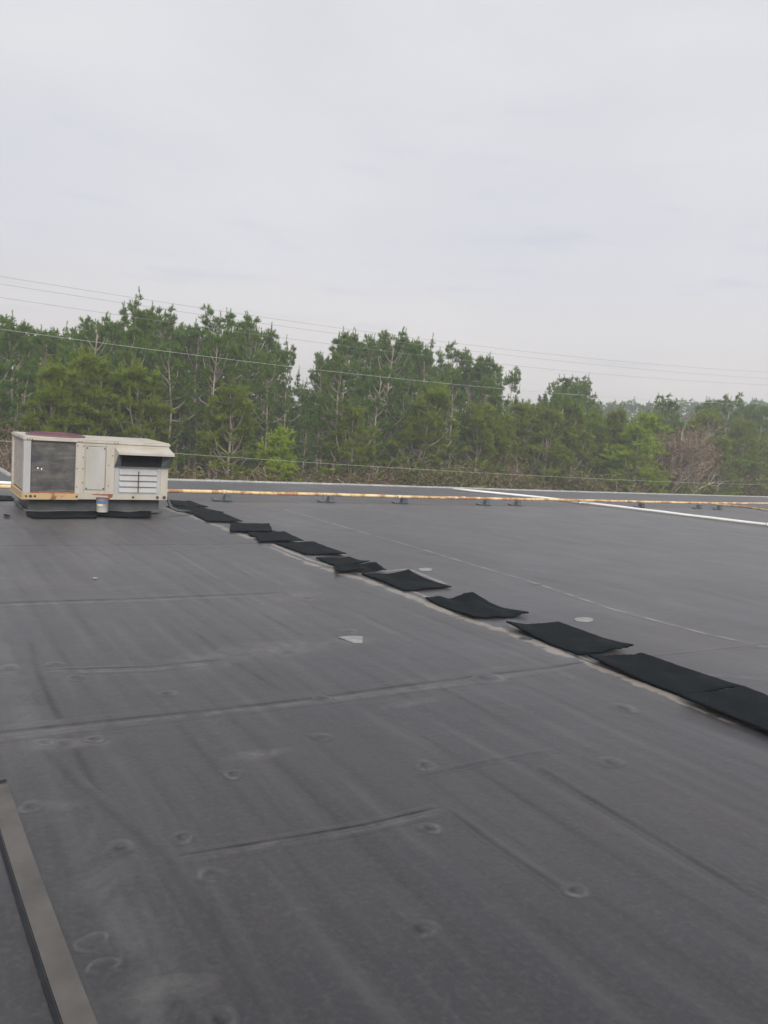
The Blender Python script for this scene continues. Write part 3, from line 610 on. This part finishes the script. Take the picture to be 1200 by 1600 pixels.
def support(px_, py_, kind, label):
    g = G(px_, py_, 0.0); dist = (g-C0).length
    root = empty('pipe_support', (g.x, g.y, 0), A); root.scale = (0.8, 0.8, 0.72); tag(root, label, 'pipe support', 'low block supports under the yellow gas pipe')
    bm = M['block_blue'] if kind == 1 else M['block']
    mb = MB(); mb.box(-.34, -.11, .012, .24, .11, .03); mb.build('base_pad', bm, root, bevel=.006)
    mb = MB(); mb.add([(-.02,-.12,.036),(.22,-.12,.036),(.22,.12,.036),(-.02,.12,.036),(.02,-.09,.24),(.18,-.09,.24),(.18,.09,.24),(.02,.09,.24)],
                      [(4,5,6,7),(0,1,5,4),(1,2,6,5),(2,3,7,6),(3,0,4,7)]); mb.build('block', bm, root, bevel=.012)
    mb = MB(); mb.box(-.19, -.02, .036, -.16, .02, .30) if kind != 3 else mb.box(-.19, -.02, .036, -.16, .02, .13); mb.build('strap', M['block_metal'], root)
    mb = MB(); mb.box(-.36, -.10, .036, -.20, .10, .075); mb.build('foot', M['block_metal'], root, bevel=.006)
    return root
for (x, y, k, lab) in ((350, 783, 0, 'dark block support under the gas pipe nearest the rooftop unit'),
                       (512, 785, 0, 'dark block support under the gas pipe, second from the rooftop unit'),
                       (627, 787, 1, 'bluish block support under the gas pipe near the middle of the roof edge'),
                       (757, 789.5, 3, 'low grey block support left of where the white pipe crosses under'),
                       (806, 790, 3, 'low grey block support nearest the crossing of white and yellow pipes'),
                       (1000, 793, 1, 'bluish block support behind the white pipe, right of the crossing'),
                       (1090, 795, 3, 'low block support at the joint where the yellow branch pipe leaves'),
                       (1122, 796.5, 3, 'wide low block support just under the start of the yellow branch pipe'),
                       (1206, 797, 1, 'block support between both yellow pipes at the right picture edge')):
    support(x, y, k, lab)

# ------------------------------------------------------------------ overhead wires, in a vertical plane parallel to the building
def on_plane(x, y, v):
    d = ray(x, y); t = (v-C0.dot(E2))/d.dot(E2); return C0+d*t
def wire(pts, v, r, m_, label, x0=-260, x1=1420):
    W3 = [on_plane(x, y, v) for x, y in pts]; U_ = np.array([p.dot(E1) for p in W3]); Z_ = np.array([p.z for p in W3])
    co = np.polyfit(U_, Z_, 2)
    if co[0] < 0: co = np.array([0.0, *np.polyfit(U_, Z_, 1)])
    us_ = np.linspace(U_[0]-12, U_[-1]+25, 60); P3 = [B(u, v, float(np.polyval(co, u))) for u in us_]; o_ = P3[0].copy()
    mb = MB(); mb.tube([p-o_ for p in P3], r, 6); o = mb.build('power_line', m_, None, True); o.location = o_
    tag(o, label, 'power line', 'overhead lines strung in front of the pines')
wire([(0, 431), (200, 463), (400, 496), (600, 522), (800, 547), (1000, 566), (1200, 582)], 38.0, 0.0075, M['wire'], 'highest of the overhead lines, crossing the plain sky')
wire([(0, 443), (200, 474), (400, 505), (600, 532), (800, 556), (1000, 575), (1200, 592)], 38.6, 0.0075, M['wire'], 'second highest overhead line, just under the top one')
wire([(0, 464), (200, 494), (400, 523), (600, 549), (800, 571), (1000, 588), (1200, 602)], 39.2, 0.0075, M['wire'], 'third overhead line, running along the pine tops')
wire([(0, 514), (200, 541), (400, 567), (600, 589), (800, 610), (1000, 622), (1200, 632)], 37.0, 0.0075, M['wire_pale'], 'pale overhead line crossing in front of the pine crowns')
wire([(0, 688), (270, 709), (400, 717), (600, 730), (800, 742), (1000, 750), (1200, 758)], 33.0, 0.006, M['wire_pale'], 'lowest pale line running just above the far roof edge')

# ------------------------------------------------------------------ trees
def rot_to(dirs):                                # (n,3) unit -> (n,3,3) with columns x,y,dir and a random spin
    z = dirs/np.linalg.norm(dirs, axis=1, keepdims=True)
    ref = np.where(np.abs(z[:, 2:3]) > 0.9, np.array([[1., 0, 0]]), np.array([[0, 0, 1.]]))
    x = np.cross(ref, z); x /= np.linalg.norm(x, axis=1, keepdims=True); y = np.cross(z, x)
    return np.stack([x, y, z], axis=2)
def brush_template(rg, n, L, Rn, wd):            # a shoot with its needles: thin triangles round an axis
    t = rg.rand(n)**0.8; ang = rg.rand(n)*2*np.pi; tilt = np.radians(25+45*rg.rand(n)*(1.15-t))
    d = np.stack([np.cos(ang)*np.sin(tilt), np.sin(ang)*np.sin(tilt), np.cos(tilt)], 1)
    b = np.stack([0*t, 0*t, t*L*0.85], 1); ln = Rn*(0.7+0.6*rg.rand(n))[:, None]
    side = np.cross(d, rg.randn(n, 3)); side /= np.linalg.norm(side, axis=1, keepdims=True)
    return np.stack([b-side*wd/2, b+side*wd/2, b+d*ln], 1)      # n,3,3
def build_crown(name, shoots, rg, temps, m_):
    pos = np.array([s[0] for s in shoots]); dr = np.array([s[1] for s in shoots]); sz = np.array([s[2] for s in shoots]); lz = np.array([s[3] for s in shoots])
    Rm = rot_to(dr); out = []
    which = rg.randint(0, len(temps), len(shoots))
    for k, T in enumerate(temps):
        idx = np.where(which == k)[0]
        if not len(idx): continue
        TT = T[None] * np.stack([sz[idx], sz[idx], lz[idx]], 1)[:, None, None, :]
        P = np.einsum('nij,nabj->nabi', Rm[idx], TT) + pos[idx][:, None, None, :]
        out.append(P.reshape(-1, 3))
    V = np.concatenate(out); return np_mesh(name, V, np.arange(len(V)), 3)
def jit(rg, d, a):
    d = np.array(d)+rg.randn(3)*a; return d/np.linalg.norm(d)
def pine_proto(seed, H, crown0, Lmax, young=False, density=1.0, dead=8):
    rg = np.random.RandomState(seed); tb = MB(); shoots = []
    bend = rg.randn(2)*0.25
    def trunk_at(z): s = z/H; return np.array([bend[0]*s*s+0.08*math.sin(z*0.8+seed), bend[1]*s*s+0.08*math.cos(z*0.7+seed), z])
    zs = np.linspace(0, H-0.3, 14); r0 = 0.010*H+0.01
    tb.tube([Vector(trunk_at(z)) for z in zs], [r0*(1-0.88*z/H)+0.012 for z in zs], 7)
    z = crown0; az = rg.rand()*6.28
    while z < H-0.35:
        f = (z-crown0)/(H-crown0)
        prof = (0.62+0.38*math.sin(min(1, f*1.8+0.2)*math.pi/2))*math.sqrt(max(0.03, 1-max(0, (f-0.45)/0.58)**2)) if not young else math.sqrt(max(0.05, 1-(max(0, f-0.15)/0.88)**2))
        nb = rg.randint(3, 6) if not young else rg.randint(5, 8)
        for k in range(nb):
            az += 2.4+rg.randn()*0.35; L = Lmax*prof*(0.55+0.6*rg.rand()); L = max(L, 0.35)
            if rg.rand() < 0.16 and not young: continue
            el = math.radians((5 if not young else 15)+50*f**1.5+rg.randn()*12)
            b0 = trunk_at(z+rg.rand()*0.2); hd = np.array([math.cos(az), math.sin(az), 0]); perp = np.array([-hd[1], hd[0], 0])
            n = 5; pts = []
            for i in range(n+1):
                s = i/n; e = el+0.45*s*(1-0.3*f); pts.append(b0+hd*L*s*math.cos(e)+np.array([0, 0, L*s*math.sin(e)-0.10*L*math.sin(s*math.pi)*(1-f)]))
            tb.tube([Vector(p) for p in pts], [0.028*(L/2.2)*(1-0.8*i/n)+0.006 for i in range(n+1)], 4, caps=False)
            nc = int(round((L*1.55+0.8+1.3*(f > 0.5))*density))
            for q in range(nc):
                s = 0.999 if q == 0 else 1-rg.rand()*0.55; i = int(s*n); ff = s*n-i; p = pts[i]*(1-ff)+pts[i+1]*ff
                o2 = perp*rg.randn()*0.24*L*(1.15-s+0.25) + np.array([0, 0, abs(rg.randn())*0.16]); c = p+(o2 if q else 0)
                if q: tb.tube([Vector(p), Vector(c)], [0.011, 0.007], 3, caps=False)
                sz = (0.75+0.5*rg.rand())*(0.85 if young else 1.0)
                for _ in range(rg.randint(6, 10)):
                    d = rg.randn(3); d[2] = abs(d[2])*0.9-0.25+0.5*f; d = d/np.linalg.norm(d)+hd*0.35; d /= np.linalg.norm(d)
                    shoots.append((c+d*0.10*rg.rand()*sz, d, sz*(0.85+0.3*rg.rand()), sz*(0.8+0.4*rg.rand())))
                if f > 0.5 and rg.rand() < 0.55:       # upright fingers on the high clumps
                    dd = jit(rg, np.array([hd[0]*.12, hd[1]*.12, 1.0]), 0.08); m_ = rg.randint(1, 4)
                    for k2 in range(m_): shoots.append((c+dd*(0.10+0.24*k2)+rg.randn(3)*0.015, dd, 0.95-0.16*k2, 1.0))
        z += (0.50+0.28*rg.rand())*(0.72 if young else 1)
    top = trunk_at(H-0.75)
    for k in range(4):
        c = top+np.array([rg.randn()*.22, rg.randn()*.22, -0.25*rg.rand()]); dd = jit(rg, (0, 0, 1), 0.1)
        for k2 in range(4 if k == 0 else 3): shoots.append((c+dd*0.24*k2, dd, 0.95-0.13*k2, 1.0))
    for k in range(dead):                         # dead lower limbs
        z = crown0*(0.35+0.62*rg.rand()); a_ = rg.rand()*6.28; L = 0.6+1.6*rg.rand(); b0 = trunk_at(z); hd = np.array([math.cos(a_), math.sin(a_), 0.25+0.4*rg.rand()])
        pts = [b0+hd*L*s+np.array([0, 0, 0.15*L*s*s])+rg.randn(3)*0.03 for s in (0, .35, .7, 1)]
        tb.tube([Vector(p) for p in pts], [.018, .014, .010, .005], 4, caps=False)
        for _ in range(3):
            s = .4+.5*rg.rand(); p = b0+hd*L*s; d = jit(rg, hd, .5); tb.tube([Vector(p), Vector(p+d*.45*L)], [.008, .004], 3, caps=False)
    me_t = bpy.data.meshes.new('trunk'); me_t.from_pydata(tb.v, [], tb.f); me_t.update(); me_t.materials.append(M['bark'])
    return me_t, shoots, rg
rgT = np.random.RandomState(9)
TEMPS = [brush_template(rgT, 32, 0.27, 0.17, 0.024) for _ in range(6)]
PROTO = {'pine': [], 'young': [], 'lime': [], 'far': []}
for i in range(7):
    H = 14.5; tm, sh, rg = pine_proto(100+i, H, [6.4, 7.2, 6.0, 6.8, 6.4, 7.6, 6.0][i], [2.5, 2.2, 2.7, 2.3, 2.8, 2.1, 2.5][i], density=1.0, dead=11)
    cm = build_crown('crown', sh, rg, TEMPS, None); cm.materials.append(M['needles']); PROTO['pine'].append((tm, cm, H))
for i in range(3):
    H = 8.0; tm, sh, rg = pine_proto(200+i, H, 1.5, 1.9, True, 0.8, 4)
    cm = build_crown('crown', sh, rg, TEMPS, None); cm.materials.append(M['needles_young']); PROTO['young'].append((tm, cm, H))
H = 8.0; tm, sh, rg = pine_proto(231, H, 1.2, 1.8, True, 0.9, 2); cm = build_crown('crown', sh, rg, TEMPS, None); cm.materials.append(M['needles_lime']); PROTO['lime'].append((tm, cm, H))
def broad_proto(seed, H, spread, m_, leafn, leafsz, bare=False, levels=4):
    rg = np.random.RandomState(seed); tb = MB(); tips = []
    def grow(p, d, L, r, lv):
        e = p+d*L; mid_ = (p+e)/2+rg.randn(3)*L*0.06
        tb.tube([Vector(p), Vector(mid_), Vector(e)], [r, r*.85, r*.65], 5 if lv < 2 else 3, caps=False)
        if lv >= levels: tips.append((e, d)); return
        for _ in range(rg.randint(3, 5)):
            nd = jit(rg, d+np.array([0, 0, 0.12]), spread); s = 0.45+0.55*rg.rand(); grow(p+(e-p)*s, nd, L*(0.55+0.25*rg.rand()), r*.55, lv+1)
    for k in range(4 if H < 6 else 2):
        grow(np.array([rg.randn()*.2, rg.randn()*.2, 0]), jit(rg, (0, 0, 1), 0.16), H*0.36, 0.012*H+0.01, 0)
    tips_ = np.array([t_[0] for t_ in tips]); n = len(tips_)
    c_ = np.repeat(tips_, leafn, 0)+rg.randn(n*leafn, 3)*H*0.035; d1 = rg.randn(len(c_), 3); d1 /= np.linalg.norm(d1, axis=1, keepdims=True)
    d2 = np.cross(d1, rg.randn(len(c_), 3)); d2 /= np.linalg.norm(d2, axis=1, keepdims=True); s = leafsz*(0.6+0.8*rg.rand(len(c_), 1))
    V = np.stack([c_-d1*s, c_+d2*s*.5, c_+d1*s], 1).reshape(-1, 3)
    V[:, 2] = np.maximum(V[:, 2], 0.05)
    cm = np_mesh('crown', V, np.arange(len(V)), 3); cm.materials.append(m_)
    tm = bpy.data.meshes.new('trunk'); tm.from_pydata(tb.v, [], tb.f); tm.update(); tm.materials.append(M['twig'])
    zt = float(tips_[:, 2].max()); return tm, cm, zt
PROTO['bare'] = [broad_proto(301, 7, 0.34, M['russet'], 9, 0.10), broad_proto(302, 7, 0.30, M['russet'], 7, 0.10)]
PROTO['shrub'] = [broad_proto(311, 4.5, 0.5, M['olive'], 22, 0.11, levels=3), broad_proto(312, 4.5, 0.5, M['russet'], 12, 0.09, levels=3), broad_proto(313, 4.5, 0.45, M['needles_young'], 26, 0.12, levels=3)]
rt = random.Random(77)
def tree(kind, var, x, y, h, name, label, cat, group, wide=1.0):
    tm, cm, H = PROTO[kind][var % len(PROTO[kind])]; s = h/H
    root = empty(name, (x, y, GZ), rt.uniform(0, 6.28)); root.scale = (s*wide, s*wide, s)
    tag(root, label, cat, group)
    a = bpy.data.objects.new('trunk', tm); COL.objects.link(a); a.parent = root
    b = bpy.data.objects.new('crown', cm); COL.objects.link(b); b.parent = root
    return root
def depth(pxx, off):                             # the wood's edge runs parallel to the building
    tx = (pxx-600)/1200; Y = (58.4+off)/(1-0.637*tx); return tx*Y, Y
TOP = [(-150, 500), (0, 492), (15, 490), (60, 505), (95, 510), (130, 488), (160, 500), (195, 471), (240, 493), (270, 505), (300, 505), (330, 486), (375, 497), (400, 512), (435, 545), (450, 585), (470, 585), (490, 548), (525, 511), (560, 518), (600, 519),
       (650, 541), (690, 545), (740, 549), (775, 575), (792, 604), (800, 642), (816, 642), (834, 606), (870, 583), (900, 600), (925, 634), (950, 650), (1000, 650), (1020, 618), (1035, 622), (1055, 640), (1085, 618), (1120, 608), (1150, 622), (1180, 632), (1198, 640), (1350, 640)]
def top_at(x):
    for (a, b) in zip(TOP[:-1], TOP[1:]):
        if x <= b[0]: return a[1]+(b[1]-a[1])*(x-a[0])/(b[0]-a[0])
    return TOP[-1][1]
def hgt(xpx, ypx, X, Y):                         # height of the point at X,Y seen at that photo row
    d = ray(xpx, ypx); return EYE + d.z*(Y/d.y) - GZ
k = 0
# skyline trees: named one by one
SKY = [(-110, 0), (-60, 3), (15, 2), (62, 6), (95, 9), (132, 3), (165, 7), (195, 1), (238, 4), (270, 8), (300, 6), (332, 2), (372, 4), (402, 7), (434, 2), (470, 9), (492, 5), (525, 3), (556, 6), (590, 2), (622, 7), (652, 3), (688, 6), (722, 5), (745, 2), (776, 3),
       (832, 4), (870, 2), (900, 5), (1020, 3), (1036, 8), (1085, 4), (1120, 2), (1150, 6), (1172, 3), (1198, 6), (1240, 3), (1290, 5)]
SKYLAB = {195: 'tallest pine on the left, rising highest above the rooftop unit', 434: 'slim tall pine on the left side of the open gap in the treeline', 492: 'slim tall pine on the right side of the open gap in the treeline',
          776: 'slim pine at the right end of the tall wood, where the skyline drops', 832: 'left pine of the lone rounded clump standing above the lower trees', 870: 'middle and tallest pine of the lone rounded clump right of centre', 900: 'right pine of the lone rounded clump standing above the lower trees'}
for i, (xp, off) in enumerate(SKY):
    X, Y = depth(xp, off); h = hgt(xp, top_at(xp)+rt.uniform(2, 8)+(3 if xp < 300 or xp > 1000 else 0), X, Y)-0.6
    wd_ = 0.72 if xp in (434, 492, 776, 832, 900) else rt.uniform(0.88, 1.1)
    if xp == 470: continue
    tree('pine', i*3+1, X, Y, h, 'pine_tree', SKYLAB.get(xp, 'tall pine forming the treeline with finger-like shoots against the sky'), 'pine tree', None if xp in SKYLAB else 'tall pines along the skyline', wide=wd_)
# front edge of the wood
FRONT = [-80, -30, 30, 98, 128, 165, 197, 260, 322, 352, 410, 465, 497, 516, 555, 574, 620, 653, 700, 745, 760, 805, 858, 877, 905, 960, 1040, 1100, 1160, 1230]
for i, xp in enumerate(FRONT):
    X, Y = depth(xp, -2.5+rt.uniform(-.6, .8)); top = hgt(xp, top_at(xp), X, Y); h = top*rt.uniform(0.72, 0.88) if xp not in (352, 574, 653) else top*0.8
    if 915 < xp < 1010: h = top*0.9
    if xp in (465, 805): h = top*0.72
    tree('pine', i*2, X, Y, h, 'pine_tree', 'slimmer pine with bare lower trunk on the near edge of the wood', 'pine tree', 'shorter pines on the near edge of the wood', wide=rt.uniform(0.85, 1.0))
# ranks behind
for row, off in enumerate((11, 15, 20)):
    xp = -140+row*9
    while xp < 1330:
        X, Y = depth(xp, off+rt.uniform(-1, 1)); h = hgt(xp, top_at(xp)+(26 if xp < 800 else 14)+rt.uniform(0, 34), X, Y)
        if 930 < xp < 1010 : h = min(h, hgt(xp, 655+rt.uniform(0, 10), X, Y))
        for g_, lim in ((460, 600), (808, 650)):
            if abs(xp-g_) < 38: h = min(h, hgt(xp, lim+rt.uniform(0, 14), X, Y)-.5)
        tree('pine', rt.randint(0, 6), X, Y, h, 'pine_tree', 'pine in the dense ranks behind the front trees', 'pine tree', 'pines in the dense ranks of the wood', wide=1.05)
        xp += rt.uniform(30, 44)*(1 if xp < 800 else 0.8)
for row, off in enumerate((26, 34)):
    xp = -140+row*15
    while xp < 1330:
        X, Y = depth(xp, off+rt.uniform(-1, 1))
        tree('young', rt.randint(0, 2), X, Y, rt.uniform(8.5, 10.5), 'pine_tree', 'pine in the dense ranks behind the front trees', 'pine tree', 'pines in the dense ranks of the wood', wide=1.25)
        xp += rt.uniform(30, 40)
# young yellow-green pines, the lime one and bare russet trees near the edge
for (xp, yt, off, kd) in ((60, 625, -4, 'young'), (105, 600, -4, 'young'), (150, 585, -3.5, 'young'), (215, 600, -3.5, 'young'), (355, 612, -4.5, 'young'), (425, 684, -6.5, 'lime'), (540, 650, -4.5, 'young'),
                          (640, 625, -4, 'young'), (735, 640, -4.5, 'young'), (770, 655, -4, 'young'), (815, 640, -3, 'young'), (845, 655, -4, 'young'), (890, 650, -3.5, 'young'), (925, 662, -3, 'young'), (950, 656, -3, 'young'), (985, 664, -6.5, 'lime'), (1010, 662, 0, 'young'), (1065, 660, -2, 'young'), (1110, 690, -5, 'young'), (1145, 670, -4, 'young'), (1185, 690, -4, 'young'), (1230, 670, -4, 'young')):
    X, Y = depth(xp, off); h = hgt(xp, yt, X, Y)-(0.25 if kd == 'young' else 0)
    lab = {'young': 'young yellow-green pine, bushy and low, at the foot of the tall pines'}.get(kd)
    if kd == 'lime': lab = 'small bright lime-green pine among dark trunks left of centre' if xp < 800 else 'bright lime-green young pine beside the bare russet tree on the right'
    tree(kd, rt.randint(0, 2), X, Y, h, 'young_pine', lab, 'young pine', 'young pines at the foot of the wood', wide=rt.uniform(1.2, 1.5))
for (xp, yt, off, lab) in ((1032, 655, -5.5, 'bare russet-brown tree right of the lime-green pine'), (1060, 672, -6, 'lower bare brown tree between the russet tree and the right-hand pines'), (800, 700, -5.5, 'small bare brown tree below the gap in the treeline'), (8, 650, -6, 'bare brown tree at the left edge of the picture')):
    X, Y = depth(xp, off); tree('bare', int(xp), X, Y, hgt(xp, yt, X, Y), 'bare_tree', lab, 'bare tree', 'bare brown trees at the edge of the wood')
xp = -100; i = 0
while xp < 1300:
    X, Y = depth(xp, -6.5+rt.uniform(-1, 1.5)); h = hgt(xp, 752+rt.uniform(-24, 6)+(10 if xp > 800 else 0), X, Y); v = rt.choice([0, 1, 1, 2]) if xp > 800 else rt.choice([0, 1, 1]); h = max(h, 2.6)
    tree('shrub', v, X, Y, h, 'shrub', ['olive green shrub in the undergrowth just past the roof edge', 'brown leafless shrub in the undergrowth just past the roof edge', 'yellow-green shrub in the undergrowth just past the roof edge'][v], 'shrub', 'undergrowth shrubs past the roof edge', wide=1.2)
    xp += rt.uniform(26, 44)
# far wooded rise seen over the low gap
xp = 780
while xp < 1215:
    Y = 190+rt.uniform(-8, 8); X = (xp-600)/1200*Y; h = hgt(xp, 636+rt.uniform(-1, 3)+(xp-930)*0.012, X, Y)
    tree('pine', rt.randint(0, 6), X, Y, h, 'pine_tree', 'distant bluish pine on the far rise showing over the low gap', 'pine tree', 'distant pines on the far rise', wide=1.25)
    xp += rt.uniform(9, 14)
X, Y = (801-600)/1200*150, 150; tree('bare', 0, X, Y, hgt(801, 631, X, Y), 'bare_tree', 'distant red-brown tree showing in the notch left of the lone tall pine clump', 'bare tree', None, wide=1.6)

# ------------------------------------------------------------------ hazy air
mb = MB(); mb.box(-330, -60, GZ-1, 330, 330, 26); hm = bpy.data.materials.new('haze_air'); hm.use_nodes = True
t = hm.node_tree; t.nodes.clear(); o_ = t.nodes.new('ShaderNodeOutputMaterial'); pv = t.nodes.new('ShaderNodeVolumePrincipled')
pv.inputs['Color'].default_value = (0.93, 0.96, 1.0, 1); pv.inputs['Density'].default_value = 0.0022; pv.inputs['Anisotropy'].default_value = 0.2
t.links.new(pv.outputs[0], o_.inputs['Volume']); hz = mb.build('haze', hm); tag(hz, kind='stuff')
